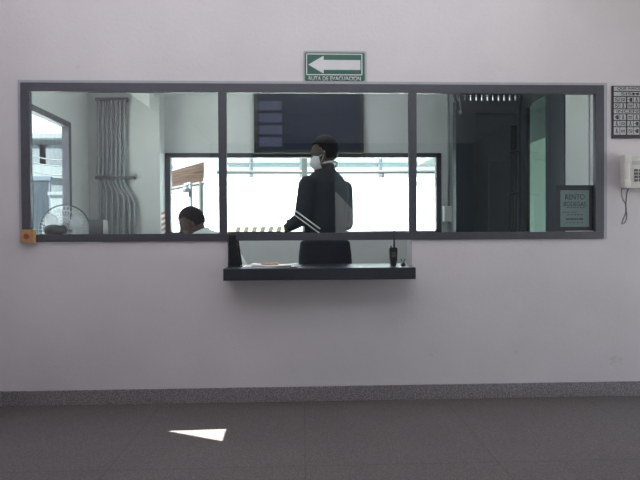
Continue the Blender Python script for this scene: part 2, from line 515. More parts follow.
# ---------------------------------------------------------------- dark steel doors on the right of the booth
PY = YB - .26
d1 = thing('door_1', ((dx0 + RX) / 2, PY, 0), 'dark blue grey steel door with a slotted vent header', None, kind='structure')
hz0, hz1 = at(490, 112.5, PY).z, at(490, 100.5, PY).z
sz1 = at(490, 95, PY).z
jx = at(476, 190, PY).x
b = bm_new()
box(b, dx0, jx, PY, PY + .10, 0, hz0, .003)
obj('jamb', b, M['steel'], d1)
b = bm_new()
box(b, dx0, RX, PY, PY + .08, hz0, hz1)
box(b, dx0, RX, PY, PY + .08, sz1, BC - .002)
n = 11
for i in range(n + 1):
    x = dx0 + .012 + (RX - dx0 - .012) * i / n
    box(b, x - .0185, x + .0185, PY + .005, PY + .03, hz1, sz1)
obj('vent_header', b, M['steel'], d1)
b = bm_new()
lx0, lx1 = at(511.5, 190, PY).x, at(518.5, 190, PY).x
box(b, jx, lx0, PY + .02, PY + .06, 0.02, hz0 - .022)
box(b, lx1, RX, PY + .02, PY + .06, 0.02, hz0 - .022)
box(b, lx0, lx1, PY + .02, PY + .06, 0.02, .95); box(b, lx0, lx1, PY + .02, PY + .06, at(515, 124, PY).z, hz0 - .022)
obj('leaf', b, M['steel2'], d1)
b = bm_new(); box(b, lx0, lx1, PY + .038, PY + .044, .95, at(515, 124, PY).z); obj('smoked_pane', b, M['glass_smoke'], d1)
b = bm_new()
n = 10
box(b, jx, RX, PY + .03, PY + .06, hz0 - .006, hz0)
for i in range(n + 1):
    x = jx + (RX - jx) * i / n
    box(b, x - .018, x + .018, PY + .025, PY + .04, hz0 - .022, hz0 - .006)
obj('slotted_strip', b, M['steel'], d1)
b = bm_new()  # raised outline standing in for a reflection on the door
gx0, gx1, gz1 = at(489, 190, PY).x, at(510, 190, PY).x, at(500, 158, PY).z
for (x0, x1, z0, z1) in ((gx0, gx1, gz1 - .02, gz1), (gx0, gx0 + .02, .95, gz1), (gx1 - .02, gx1, .95, gz1), (gx0, gx1, .95, .97)):
    box(b, x0, x1, PY + .006, PY + .022, z0, z1, .003)
obj('reflected_outline', b, M['steel'], d1)
# glazed side door in the right wall
d2 = thing('door_2', (RX, (DY0 + DY1) / 2, 0), 'glazed dark steel side door with green tinted panes', None, kind='structure')
b = bm_new(); top = 2.33
box(b, RX - .01, RX + .09, DY0, DY0 + .05, 0, top); box(b, RX - .01, RX + .09, DY1 - .03, DY1, 0, top); box(b, RX - .01, RX + .09, DY0, DY1, top - .05, top)
obj('door_frame', b, M['steel'], d2)
b = bm_new()
ym = DY0 + .26
box(b, RX + .01, RX + .06, DY0 + .05, DY0 + .13, .02, top - .05); box(b, RX + .01, RX + .06, ym, ym + .06, .02, top - .05)
box(b, RX + .01, RX + .06, DY1 - .09, DY1 - .03, .02, top - .05)
box(b, RX + .01, RX + .06, DY0 + .05, DY1 - .03, .02, .14); box(b, RX + .01, RX + .06, DY0 + .05, DY1 - .03, top - .17, top - .05)
box(b, RX + .012, RX + .058, DY0 + .13, ym, .14, top - .17)
obj('leaf', b, M['steel2'], d2)
b = bm_new(); box(b, RX + .03, RX + .036, ym + .05, DY1 - .08, .13, top - .16); obj('pane', b, M['glass_teal'], d2)
for py in (152, 194):
    p = at(514, py, PY)
    b = bm_new(); tube(b, [p + V((-.055, -.03, -.012)), p + V((0, -.035, 0)), p + V((.05, -.03, .012))], .011, 8)
    box(b, p.x + .03, p.x + .06, PY - .03, PY + .03, p.z - .008, p.z + .025, .003)
    obj('handle', b, M['blackplastic'], d1, True)

# ---------------------------------------------------------------- counter shelf in the service opening
kx0, kx1 = at(223, 274, 3.0).x, at(416, 274, 3.0).x
kz0 = at(303, 280.2, 3.0).z
SH = at(303, 268.2, 3.0).z
cs = thing('counter_shelf', ((kx0 + kx1) / 2, 3.2, kz0), 'thick black counter shelf under the service opening of the lilac wall', 'shelf')
b = bm_new()
box(b, kx0, kx1, 3.0, D, kz0, SH, .004)
box(b, sx0 + .001, sx1 - .001, D - .01, 3.42, kz0 + .02, SH, .003)
obj('shelf_board', b, M['black'], cs)
for x in (kx0 + .18, kx1 - .18):
    b = bm_new(); prism(b, [V((x, D, kz0)), V((x, 3.05, kz0)), V((x, D, kz0 - .012))], (.03, 0, 0)); obj('bracket', b, M['black'], cs)


# ---------------------------------------------------------------- things on the counter
Z = SH
# upright black file holder
fy = 3.16
p0, p1, p2, p3 = at(229, 267, fy), at(240.5, 267, fy), at(236, 240, fy), at(229, 240, fy)
fh = thing('file_holder', (p0.x + .03, fy + .08, Z), 'upright black slanted file holder at the left end of the counter shelf', 'file holder')
for (y0, y1) in ((fy, fy + .006), (fy + .10, fy + .106)):
    b = bm_new()
    prism(b, [V((p0.x, y0, Z)), V((p1.x, y0, Z)), V((p2.x, y0, Z + .20)), V((p3.x, y0, Z + .20))], (0, y1 - y0, 0)); obj('side_panel', b, M['blackplastic'], fh)
b = bm_new(); box(b, p0.x, p0.x + .005, fy + .006, fy + .10, Z, Z + .20); obj('back_panel', b, M['blackplastic'], fh)
b = bm_new(); box(b, p0.x, p1.x + .03, fy - .01, fy + .116, Z, Z + .006, .002); obj('base_plate', b, M['blackplastic'], fh)
b = bm_new(); box(b, p0.x + .008, p0.x + .028, fy + .008, fy + .096, Z + .008, Z + .17); obj('folders', b, M['greyplastic'], fh)

# loose white papers and the small reddish pad
q0, q1 = at(242, 266, 3.12), at(298, 266, 3.12)
def sheet(bm, cx, cy, w, d, z, rot, t=.0012, curl=0.0):
    n = 8; tops = []
    c, s = math.cos(rot), math.sin(rot)
    g = {}
    for i in range(n + 1):
        for j in (0, 1):
            for kz in (0, 1):
                u = -w / 2 + w * i / n; v2 = (-d / 2, d / 2)[j]
                zz = z + kz * t + curl * (abs(u) / (w / 2)) ** 2
                g[i, j, kz] = bm.verts.new((cx + u * c - v2 * s, cy + u * s + v2 * c, zz))
    for i in range(n):
        bm.faces.new((g[i, 0, 1], g[i + 1, 0, 1], g[i + 1, 1, 1], g[i, 1, 1]))
        bm.faces.new((g[i, 0, 0], g[i, 1, 0], g[i + 1, 1, 0], g[i + 1, 0, 0]))
        for j in (0, 1):
            bm.faces.new((g[i, j, 0], g[i + 1, j, 0], g[i + 1, j, 1], g[i, j, 1]))
    for i in (0, n):
        bm.faces.new((g[i, 0, 0], g[i, 0, 1], g[i, 1, 1], g[i, 1, 0]))
pc = (q0.x + q1.x) / 2
b = bm_new(); sheet(b, pc - .02, 3.15, .30, .17, Z + .001, .04, .006)
tag(obj('paper_stack', b, M['paper']), 'flat pad of white papers lying lowest on the counter shelf beside the file holder', 'papers')
b = bm_new(); sheet(b, pc + .03, 3.15, .29, .17, Z + .0085, -.06, .003, .010)
tag(obj('open_booklet', b, M['paper']), 'open white booklet with curling edges on top of the pad of papers', 'booklet')
b = bm_new(); box(b, pc - .055, pc + .05, 3.13, 3.20, Z + .0135, Z + .024, .004)
pad = tag(obj('notepad', b, M['notepad']), 'small reddish notepad lying on the open white booklet', 'notepad')

# two way radio
ry = 3.16
r0 = at(393.3, 266, ry)
rd = thing('two_way_radio', (r0.x, ry, Z), 'black two way radio with antenna standing on the right end of the counter', 'radio')
S = ry / FPX
b = bm_new()
prof = [(-2.4, 0), (2.4, 0), (2.6, 4), (3.6, 5), (4.0, 17), (3.4, 18.5), (-3.6, 18.5), (-4.2, 17), (-3.4, 6), (-2.6, 4)]
prism(b, [V((r0.x + x * S, ry - .016, Z + z * S)) for x, z in prof], (0, .034, 0))
bmesh.ops.bevel(b, geom=b.edges[:], offset=.0025, segments=2, affect='EDGES')
obj('radio_body', b, M['blackplastic'], rd)
b = bm_new(); tube(b, [(r0.x + 1.0 * S, ry, Z + 18 * S), (r0.x + 1.0 * S, ry, Z + 23 * S), (r0.x + 1.0 * S, ry, Z + 40 * S)], [.0065, .0055, .004], 10); obj('antenna', b, M['blackplastic'], rd, True)
b = bm_new(); tube(b, [(r0.x - 2.2 * S, ry, Z + 18 * S), (r0.x - 2.2 * S, ry, Z + 20.3 * S)], .006, 12); obj('knob', b, M['greyplastic'], rd, True)
b = bm_new()
for i in range(4):
    box(b, r0.x - 2.2 * S, r0.x + 2.2 * S, ry - .0185, ry - .015, Z + (9 + i * 1.3) * S, Z + (9.6 + i * 1.3) * S)
obj('speaker_grille', b, M['greyplastic'], rd)
# binder clip
c0 = at(403.5, 266, 3.12)
bc = thing('binder_clip', (c0.x, 3.13, Z), 'small dark binder clip beside the two way radio', 'clip')
b = bm_new(); prism(b, [V((c0.x - .016, 3.12, Z + .001)), V((c0.x + .016, 3.12, Z + .001)), V((c0.x + .006, 3.12, Z + .024)), V((c0.x - .006, 3.12, Z + .024))], (0, .03, 0)); obj('clip_body', b, M['blackplastic'], bc)
for s in (-1, 1):
    b = bm_new(); tube(b, [(c0.x + s * .005, 3.128, Z + .023), (c0.x + s * .014, 3.126, Z + .046), (c0.x + s * .014, 3.142, Z + .046), (c0.x + s * .005, 3.14, Z + .023)], .0016, 6); obj('clip_arm', b, M['darkwire'], bc, True)

# ---------------------------------------------------------------- evacuation sign
def rrect(cx, cz, w, h, r, y, n=5):
    pts = []
    for (sx, sz, a0) in ((1, 1, 0), (-1, 1, 90), (-1, -1, 180), (1, -1, 270)):
        for i in range(n + 1):
            a = R(a0 + 90 * i / n)
            pts.append(V((cx + sx * (w / 2 - r) + r * math.cos(a), y, cz + sz * (h / 2 - r) + r * math.sin(a))))
    return pts
s0, s1 = at(303.6, 82.8, D), at(366.6, 51.3, D)
scx, scz, sw, sh = (s0.x + s1.x) / 2, (s0.z + s1.z) / 2, s1.x - s0.x, s1.z - s0.z
sg = thing('evacuation_sign', (scx, D, s0.z), 'green evacuation route sign with white arrow above the long window', 'sign')
b = bm_new(); prism(b, rrect(scx, scz, sw, sh, .012, D), (0, -.004, 0)); obj('backing_plate', b, M['signgrey'], sg)
u = sw / 63.0
b = bm_new(); prism(b, rrect(scx - .4 * u, scz, sw - 3.4 * u, sh - 3.4 * u, .010, D - .004), (0, -.0015, 0)); obj('green_face', b, M['green'], sg)
ax = lambda px: s0.x + (px - 303.6) * u
az = lambda py: s1.z - (py - 51.3) * u
b = bm_new()
for (x0, x1, y0, y1) in ((306.2, 362.2, 54.2, 55.2), (306.2, 362.2, 74.6, 75.6), (306.2, 307.2, 54.2, 75.6), (361.2, 362.2, 54.2, 75.6)):
    box(b, ax(x0), ax(x1), D - .0068, D - .005, az(y1), az(y0))
obj('border_line', b, M['signwhite'], sg)
b = bm_new()
prism(b, [V((ax(x), D - .0052, az(y))) for x, y in ((308.3, 65.2), (323.6, 56.4), (323.6, 60.5), (360.2, 60.5), (360.2, 70.2), (323.6, 70.2), (323.6, 74))], (0, -.0018, 0))
obj('arrow', b, M['signwhite'], sg)
obj('lettering', text_bm('RUTA DE EVACUACION', 4.0 * u, (ax(334.6), D - .0055, az(78.8)), 52 * u), M['signwhite'], sg)

# ---------------------------------------------------------------- earthquake and fire instruction board
e0, e1 = at(611.3, 138.6, D), at(654.5, 86.2, D)
eb = thing('instruction_sign', ((e0.x + e1.x) / 2, D, e0.z), 'black and pale grey pictogram board for earthquake and fire above the telephone', 'sign')
bw, bh = e1.x - e0.x, e1.z - e0.z
b = bm_new(); box(b, e0.x, e1.x, D - .008, D, e0.z, e1.z, .002); obj('board', b, M['boardblack'], eb)
ex = lambda f: e0.x + f * bw
ez = lambda f: e1.z - f * bh
# two rows of pictograms under the first heading, three under the second
rows = [(.018, .098, 'QUE HACER EN'), (.118, .195, 'SISMO'), (.215, .315, None), (.335, .43, None), (.45, .525, 'INCENDIO'), (.545, .65, None), (.67, .77, None), (.79, .93, None)]
cells = bm_new(); ink = bm_new(); letters = bm_new()
for z0, z1, t in rows:
    if t:
        box(cells, ex(.04), ex(.96), D - .0092, D - .0078, ez(z1), ez(z0))
        bm_add(letters, text_bm(t, (z1 - z0) * bh * .72, (ex(.5), D - .0093, ez((z0 + z1) / 2)), bw * {'SISMO': .60, 'INCENDIO': .80}.get(t, .78), .0008))
        continue
    for ci in range(6):
        g = ci // 2
        x0 = .04 + g * .313 + (ci % 2) * .146
        x1 = x0 + .13
        box(cells, ex(x0), ex(x1), D - .0092, D - .0078, ez(z1), ez(z0))
        cx, cz = ex((x0 + x1) / 2), ez((z0 + z1) / 2); q = (x1 - x0) * bw
        k = random.randint(0, 3)
        if k == 0:      # a walking figure
            disc(ink, (cx, cz + q * .28), q * .12, D - .0098, D - .009, 8)
            box(ink, cx - q * .1, cx + q * .1, D - .0098, D - .009, cz - q * .1, cz + q * .16)
            box(ink, cx - q * .18, cx - q * .05, D - .0098, D - .009, cz - q * .38, cz - q * .1); box(ink, cx + q * .05, cx + q * .2, D - .0098, D - .009, cz - q * .38, cz - q * .1)
        elif k == 1:    # a table with a figure below it
            box(ink, cx - q * .36, cx + q * .36, D - .0098, D - .009, cz + q * .08, cz + q * .2)
            box(ink, cx - q * .32, cx - q * .22, D - .0098, D - .009, cz - q * .35, cz + q * .1); box(ink, cx + q * .22, cx + q * .32, D - .0098, D - .009, cz - q * .35, cz + q * .1)
            disc(ink, (cx, cz - q * .15), q * .13, D - .0098, D - .009, 8)
        elif k == 2:    # a forbidding ring
            tube(ink, circle_pts((cx, D - .0094, cz), q * .32, 16), q * .05, 4, closed=True)
            prism(ink, [V((cx - q * .25, D - .0092, cz + q * .16)), V((cx - q * .16, D - .0092, cz + q * .25)), V((cx + q * .25, D - .0092, cz - q * .16)), V((cx + q * .16, D - .0092, cz - q * .25))], (0, -.0006, 0))
        else:           # a door and an arrow
            box(ink, cx - q * .1, cx + q * .34, D - .0098, D - .009, cz - q * .36, cz + q * .32)
            prism(ink, [V((cx - q * .38, D - .0092, cz)), V((cx - q * .16, D - .0092, cz + q * .2)), V((cx - q * .16, D - .0092, cz - q * .2))], (0, -.0006, 0))
obj('pale_cells', cells, M['boardgrey'], eb)
obj('pictograms', ink, M['boardblack'], eb)
obj('lettering', letters, M['boardblack'], eb)

# ---------------------------------------------------------------- wall telephone
f0, f1 = at(622, 190, D - .055), at(656, 155, D - .055)
u = (D - .055) / FPX
ph = thing('wall_telephone', ((f0.x + f1.x) / 2, D, f0.z), 'white wall telephone with push buttons and dangling cord right of the window', 'telephone')
fx = lambda px: f0.x + (px - 622) * u
fz = lambda py: f1.z - (py - 155) * u
b = bm_new(); box(b, fx(626), fx(656), D - .045, D, fz(189), fz(157), .008)
obj('telephone_body', b, M['phone'], ph, 'auto')
b = bm_new()
box(b, fx(622.3), fx(628.8), D - .075, D - .03, fz(188), fz(155.5), .009)
box(b, fx(622.0), fx(629.2), D - .08, D - .045, fz(163.5), fz(155.2), .006); box(b, fx(622.0), fx(629.2), D - .08, D - .045, fz(188.8), fz(180.5), .006)
hs = obj('handset', b, M['phone'], ph, 'auto')
b = bm_new()
for i in range(3):
    for j in range(4):
        box(b, fx(636 + i * 5), fx(639.2 + i * 5), D - .050, D - .044, fz(171.6 + j * 3.4), fz(169.2 + j * 3.4), .001)
obj('keypad', b, M['phone_dark'], ph)
b = bm_new(); box(b, fx(634), fx(652), D - .047, D - .044, fz(164.5), fz(160.5), .001); obj('number_card', b, M['boardgrey'], ph)
b = bm_new()
path = []
ctrl = [(623.6, 187), (624, 193), (626, 200), (627.2, 204), (626.2, 209), (624.6, 215), (622.8, 220), (623.2, 224), (625.6, 225.2), (628.2, 223.6), (628.6, 219.5), (627, 215), (625.2, 209.5), (625.4, 204.5), (627.6, 199), (630, 193), (632, 189)]
def spline(P, m=8):
    out = []
    for i in range(len(P) - 1):
        p = [V(P[max(0, min(len(P) - 1, i + k))]) for k in (-1, 0, 1, 2)]
        for s in range(m):
            t = s / m
            out.append(0.5 * ((2 * p[1]) + (p[2] - p[0]) * t + (2 * p[0] - 5 * p[1] + 4 * p[2] - p[3]) * t * t + (3 * p[1] - p[0] - 3 * p[2] + p[3]) * t ** 3))
    out.append(V(P[-1])); return out
pts = spline([(fx(x), D - .045 + .02 * math.sin(i * .9), fz(y)) for i, (x, y) in enumerate(ctrl)], 24)
coil = []
for i, p in enumerate(pts):
    a = i * 1.25
    coil.append(p + V((math.cos(a) * .0028, math.sin(a) * .0028, 0)))
tube(b, coil, .0026, 5)
obj('coiled_cord', b, M['cord'], ph, True)

# ---------------------------------------------------------------- orange push button box at the corner of the frame
o0, o1 = at(20.4, 243, D - .045), at(33.4, 229.6, D - .045)
db = thing('push_button_switch', ((o0.x + o1.x) / 2, D - .02, o0.z), 'small orange box with red brown button at the lower left window corner', 'push button')
b = bm_new(); box(b, o0.x, o1.x, D - .045, D - .0121, o0.z, o1.z, .004); obj('housing', b, M['orange'], db)
b = bm_new(); disc(b, ((o0.x + o1.x) / 2, (o0.z + o1.z) / 2), .016, D - .054, D - .044); obj('button', b, M['redbutton'], db)
for sx in (o0.x + .010, o1.x - .010):
    for sz in (o0.z + .010, o1.z - .010):
        b = bm_new(); disc(b, (sx, sz), .003, D - .047, D - .044, 10); obj('screw_head', b, M['greyplastic'], db)

# ---------------------------------------------------------------- poster taped inside the right hand pane
po0, po1 = at(555.4, 230.8, D + .026), at(593.8, 185.3, D + .026)
PYF = D + .026
pr = thing('rental_poster', ((po0.x + po1.x) / 2, PYF, po0.z), 'small pale teal rental notice in a black border at the lower right window corner', 'poster')
b = bm_new()
py = PYF - .0125
px_ = lambda v: po0.x + (v - 555.4) * (po1.x - po0.x) / 38.4
pz_ = lambda v: po1.z - (v - 185.3) * (po1.z - po0.z) / 45.5
PF = D + .021
box(b, po0.x, po1.x, PF - .004, PF, po0.z, po1.z, .001); obj('black_border', b, M['boardblack'], pr)
b = bm_new(); box(b, px_(559.6), px_(588.2), PF - .0055, PF - .0035, pz_(227), pz_(190.3)); obj('paper_sheet', b, M['poster'], pr)
b = bm_new()
pw = px_(588.2) - px_(559.6); pcx = px_(574)
bm_add(b, text_bm('RENTO', 5.6 * u, (pcx, PF - .0055, pz_(197)), 20.5 * u, .0006))
bm_add(b, text_bm('BODEGAS', 4.9 * u, (pcx, PF - .0055, pz_(204)), 23.5 * u, .0006))
def dashes(y, h, x0, x1, n):
    for i in range(n):
        a = x0 + (x1 - x0) * i / n; c = a + (x1 - x0) / n * random.uniform(.55, .85)
        box(b, px_(a), px_(c), PF - .0061, PF - .0054, pz_(y + h), pz_(y))
dashes(207.4, .7, 566, 585, 6); dashes(212, .5, 561, 587, 1); dashes(214.6, .7, 566, 583, 5); dashes(218.2, 1.9, 565, 583, 8); dashes(222.6, .6, 565, 583, 5)
obj('lettering', b, M['ink'], pr)

# ---------------------------------------------------------------- television on the back wall
ty = YB - .07
v0, v1 = at(254, 153, ty), at(363.5, 90, ty)
tv = thing('television', ((v0.x + v1.x) / 2, YB, v0.z), 'large dark television with camera pictures on the booth wall above the back window', 'television')
b = bm_new(); box(b, v0.x, v1.x, ty, YB - .03, v0.z, v1.z, .006); obj('casing', b, M['blackplastic'], tv)
b = bm_new(); box(b, v0.x + .035, v1.x - .03, ty - .002, ty + .004, v0.z + .03, v1.z - .02); obj('screen', b, M['screen'], tv)
tx = lambda px: v0.x + (px - 254) * (v1.x - v0.x) / 109.5
tzz = lambda py: v1.z - (py - 90) * (v1.z - v0.z) / 63
for i in range(4):  # left pictures glow brighter to include a reflection in the pane
    b = bm_new(); box(b, tx(259), tx(282), ty - .004, ty - .0015, tzz(101.5 + i * 12 + 9), tzz(101.5 + i * 12)); obj('camera_picture', b, M['feed_reflect'], tv)
for (x0, x1, y0, y1) in ((292, 322, 98, 116), (325, 356, 98, 116), (292, 322, 119, 138), (325, 356, 119, 138)):
    b = bm_new(); box(b, tx(x0), tx(x1), ty - .004, ty - .0015, tzz(y1), tzz(y0)); obj('camera_picture', b, M['feed_reflect2'], tv)
b = bm_new(); box(b, tx(290), tx(330), YB - .03, YB, v0.z + .1, v0.z + .4); obj('wall_mount', b, M['darkwire'], tv)

# ---------------------------------------------------------------- conduits on the pillar
cy = 4.52 - .03
pf = thing('conduit_bank', (at(112, 160, cy).x, cy, 0), 'bank of grey vertical pipes bending to the right on the booth pillar', 'pipes')
tops = [98.5 + i * 4.35 for i in range(7)]
for i, x in enumerate(tops):
    sh = 2 + i * 1.55 if i < 6 else 10.5
    y0, y1 = 178 + i * 1.2, 187 + i * 2.6
    P = [(x, 99), (x, 140), (x, y0 - 2), (x + .6, y0 + 1), (x + sh - .6, y1 - 1), (x + sh, y1 + 2), (x + sh, 215), (x + sh, 300)]
    pts = [at(a, c, cy) for a, c in P]
    pts[-1].z = 0.0
    b = bm_new(); tube(b, pts, .0145, 12); obj('pipe', b, M['conduit'], pf, 'auto')
    b = bm_new(); q = at(x, 170 + (i % 3) * 2, cy); tube(b, [q + V((0, 0, -.025)), q + V((0, 0, .025))], .0175, 12); obj('coupling', b, M['conduit'], pf, 'auto')
for py, x1 in ((99.5, 128.5), (178, 134.5)):
    a, c = at(96, py, cy), at(x1, py, cy)
    b = bm_new(); box(b, a.x, c.x, cy - .02, cy + .03, a.z - .014, a.z + .014, .002)
    obj('clamp_rail', b, M['conduit_dark'], pf)

# ---------------------------------------------------------------- corner box, conduit and hanging cable
j0, j1 = at(444, 221.5, YB - .05), at(452.5, 206, YB - .05)
jb = thing('junction_box', ((j0.x + j1.x) / 2, YB, j0.z), 'small white junction box on a thin conduit right of the back window', 'junction box')  # junction box on the thin conduit
b = bm_new(); box(b, j0.x, j1.x, YB - .055, YB, j0.z, j1.z, .005); obj('housing', b, M['white'], jb)
b = bm_new(); x = j0.x + .055
tube(b, [(x, YB - .02, j1.z), (x, YB - .02, 2.4)], .011, 10); tube(b, [(x, YB - .02, j0.z), (x, YB - .02, .3)], .014, 10); obj('conduit', b, M['conduit'], jb, True)
hp = at(458, 95, PY - .03)
b = bm_new()
P = [at(455.5, 88, PY - .02), at(457, 95, PY - .03), at(459.6, 101, PY - .04), at(460.6, 108, PY - .04), at(460.4, 112, PY - .03)]
P[0].z = BC
tube(b, spline(P, 8), .006, 8); tube(b, [P[-1] + V((0, 0, .01)), P[-1] + V((0, 0, -.02))], .014, 10)
tag(obj('hanging_cable', b, M['conduit'], smooth=True), 'pale loose cable hanging before the dark steel door header', 'cable')
# printed strip on the pillar edge
b = bm_new()
z0, z1 = at(161, 234, 4.5).z - .05, at(161, 214, 4.5).z
box(b, px1, px1 + .003, 4.54, 4.675, z0, z1)
st = tag(obj('sticker_strip', b, M['white']), 'narrow red and white printed strip on the pillar edge beside the back window', 'sticker')
b = bm_new()
for i in range(5):
    zz = z0 + .02 + i * .05
    prism(b, [V((px1 + .003, 4.545, zz)), V((px1 + .003, 4.67, zz + .02)), V((px1 + .003, 4.67, zz + .045)), V((px1 + .003, 4.545, zz + .025))], (.001, 0, 0))
obj('red_stripe', b, M['red'], st)

# ---------------------------------------------------------------- desk, fan, computer tower, stool
dk = thing('desk', (-1.5, 3.8, 0), 'wooden desk under the side window of the booth', 'desk')
b = bm_new(); box(b, -1.89, -1.08, 3.345, 4.36, .72, .75, .004); obj('desktop', b, M['wood'], dk)
for x in (-1.86, -1.11):
    for y in (3.38, 4.32):
        b = bm_new(); box(b, x - .02, x + .02, y - .02, y + .02, 0, .72, .003); obj('leg', b, M['darkwire'], dk)
FYc = 3.52
fc = at(64.8, 229.5, FYc)
rad = 24.2 * FYc / FPX
fn = thing('desk_fan', (fc.x, FYc, .75), 'round wire cage desk fan on the desk behind the lower left window corner', 'fan')
b = bm_new(); tube(b, [(fc.x, FYc, .75), (fc.x, FYc, .775), (fc.x, FYc, .785)], [.10, .10, .05], 28); obj('base', b, M['blackplastic'], fn, True)
b = bm_new(); tube(b, [(fc.x, FYc + .02, .78), (fc.x, FYc + .01, fc.z - .03)], .014, 12); obj('pole', b, M['chrome'], fn, True)
b = bm_new()
tube(b, circle_pts((fc.x, FYc, fc.z), rad, 48), .0042, 6, closed=True)
obj('rim_ring', b, M['darkwire'], fn, True)
b = bm_new()
for s, dep in ((-1, .055), (1, .045)):
    for rr in (.28, .52, .78):
        y = FYc + s * dep * math.sqrt(max(0, 1 - rr ** 2.4))
        tube(b, circle_pts((fc.x, y, fc.z), rad * rr, 36), .0013, 4, closed=True)
    for i in range(40):
        a = 2 * math.pi * i / 40
        P = [V((fc.x + rad * q * math.cos(a), FYc + s * dep * math.sqrt(max(0, 1 - q ** 2.4)), fc.z + rad * q * math.sin(a))) for q in (.2, .5, .75, .92, 1)]
        tube(b, P, .0010, 4)
obj('cage', b, M['chrome'], fn, True)
b = bm_new(); mx, mz = fc.x - .055, fc.z + .0
ellipsoid(b, (fc.x - .045, FYc - .065, fc.z - .008), (V((.072, 0, 0)), V((0, .05, 0)), V((0, 0, .042)))); obj('motor', b, M['blackplastic'], fn, True)
for i in range(3):
    b = bm_new(); a0 = R(30 + 120 * i)
    ring = []
    for t in range(9):
        q = .22 + .68 * t / 8
        wv = .50 * math.sin(math.pi * min(1, .25 + .62 * t / 8))
        ring.append((q, wv))
    g = []
    for q, wv in ring:
        row = []
        for k in range(5):
            a = a0 + wv * 1.2 * (k - 2) / 2
            row.append((fc.x + rad * q * math.cos(a), FYc + .02 * (k - 2) / 2 - .006, fc.z + rad * q * math.sin(a)))
        g.append(row)
    vs = [[b.verts.new(p) for p in row] for row in g]
    for t in range(8):
        for k in range(4):
            b.faces.new((vs[t][k], vs[t + 1][k], vs[t + 1][k + 1], vs[t][k + 1]))
    bmesh.ops.solidify(b, geom=b.faces[:], thickness=.003)
    obj('blade', b, M['fanblade'], fn, True)
b = bm_new(); disc(b, (fc.x, fc.z), .032, FYc - .03, FYc + .04); obj('hub', b, M['greyplastic'], fn)
cxx0, cxx1 = at(88.5, 225, 3.9).x, at(103, 225, 3.9).x
ct = thing('speaker_box', ((cxx0 + cxx1) / 2, 3.95, .75), 'small black upright box on the desk beside the fan', 'box')
b = bm_new(); box(b, cxx0, cxx1, 3.9, 4.0, .75, at(95, 219.5, 3.9).z, .004); obj('case', b, M['black'], ct)
b = bm_new(); box(b, cxx0 + .01, cxx1 - .01, 3.896, 3.902, .78, at(95, 226, 3.9).z); obj('front_panel', b, M['blackplastic'], ct)
st2 = thing('stool', (-.46, 3.86, 0), 'dark stool under the seated person', 'stool')
b = bm_new(); tube(b, [(-.46, 3.86, .385), (-.46, 3.86, .425)], .17, 28); obj('seat', b, M['blackplastic'], st2)
for a in (45, 135, 225, 315):
    b = bm_new(); c, s = math.cos(R(a)), math.sin(R(a)); tube(b, [(-.46 + .12 * c, 3.86 + .12 * s, .385), (-.46 + .17 * c, 3.86 + .17 * s, 0)], .012, 10); obj('leg', b, M['darkwire'], st2, True)


# ---------------------------------------------------------------- people
def loft(bm, rings, F, L, n=28):         # rings: (centre, half-depth, half-width)
    rows = []
    for c, a, w in rings:
        rows.append([bm.verts.new(V(c) + F * a * math.cos(2 * math.pi * k / n) + L * w * math.copysign(abs(math.sin(2 * math.pi * k / n)) ** .85, math.sin(2 * math.pi * k / n))) for k in range(n)])
    for A, B in zip(rows, rows[1:]):
        for k in range(n):
            bm.faces.new((A[k], A[(k + 1) % n], B[(k + 1) % n], B[k]))
    bm.faces.new(rows[0][::-1]); bm.faces.new(rows[-1])


def head_shapes(bm, c, H, U):           # skull centre, facing, up
    S_ = U.cross(H).normalized()        # towards the person's left
    ellipsoid(bm, c, (H * .094, S_ * .074, U * .104))
    j = c + H * .028 - U * .07
    ellipsoid(bm, j, (H * .066, S_ * .056, U * .066))
    ellipsoid(bm, c + H * .068 - U * .118, (H * .022, S_ * .024, U * .018))                     # chin
    capsule(bm, c + H * .088 - U * .005, .009, c + H * .108 - U * .042, .013)                   # nose
    ellipsoid(bm, c + H * .098 - U * .047, (H * .010, S_ * .018, U * .009))
    ellipsoid(bm, c + H * .088 - U * .076, (H * .012, S_ * .022, U * .007))                     # lips
    ellipsoid(bm, c + H * .087 - U * .087, (H * .011, S_ * .020, U * .007))
    ellipsoid(bm, c + H * .080 + U * .018, (H * .014, S_ * .048, U * .010))                     # brow
    for s in (-1, 1):
        ellipsoid(bm, c - H * .006 - U * .02 + S_ * (s * .074), (H * .018, S_ * .008, U * .030))  # ears
        ellipsoid(bm, c + H * .079 - U * .004 + S_ * (s * .031), (H * .011, S_ * .014, U * .010)) # eyes


def eyes(c, H, U, parent):
    S_ = U.cross(H).normalized()
    for s in (-1, 1):
        b = bm_new(); ellipsoid(b, c + H * .0835 - U * .003 + S_ * (s * .031), (H * .010, S_ * .012, U * .006), 14, 10)
        obj('eye', b, M['hair'], parent, True)


def hair_cap(c, H, U, parent, front=.045, low=-.055, mat_=None, name='hair'):
    S_ = U.cross(H).normalized()
    b = bm_new()
    vs = ellipsoid(b, c + U * .006 - H * .004, (H * .101, S_ * .081, U * .108), 40, 28)
    kill = []
    for v in b.verts:
        d = v.co - c; h, u_ = d.dot(H), d.dot(U)
        if (h > -.005 and u_ < front * min(1, max(0, (h + .005) / .04)) - .02 * (1 - min(1, max(0, (h + .005) / .04)))) or u_ < low:
            kill.append(v)
    bmesh.ops.delete(b, geom=kill, context='VERTS')
    bmesh.ops.recalc_face_normals(b, faces=b.faces[:])
    bmesh.ops.solidify(b, geom=b.faces[:], thickness=.012)
    return obj(name, b, mat_ or M['hair'], parent, True)


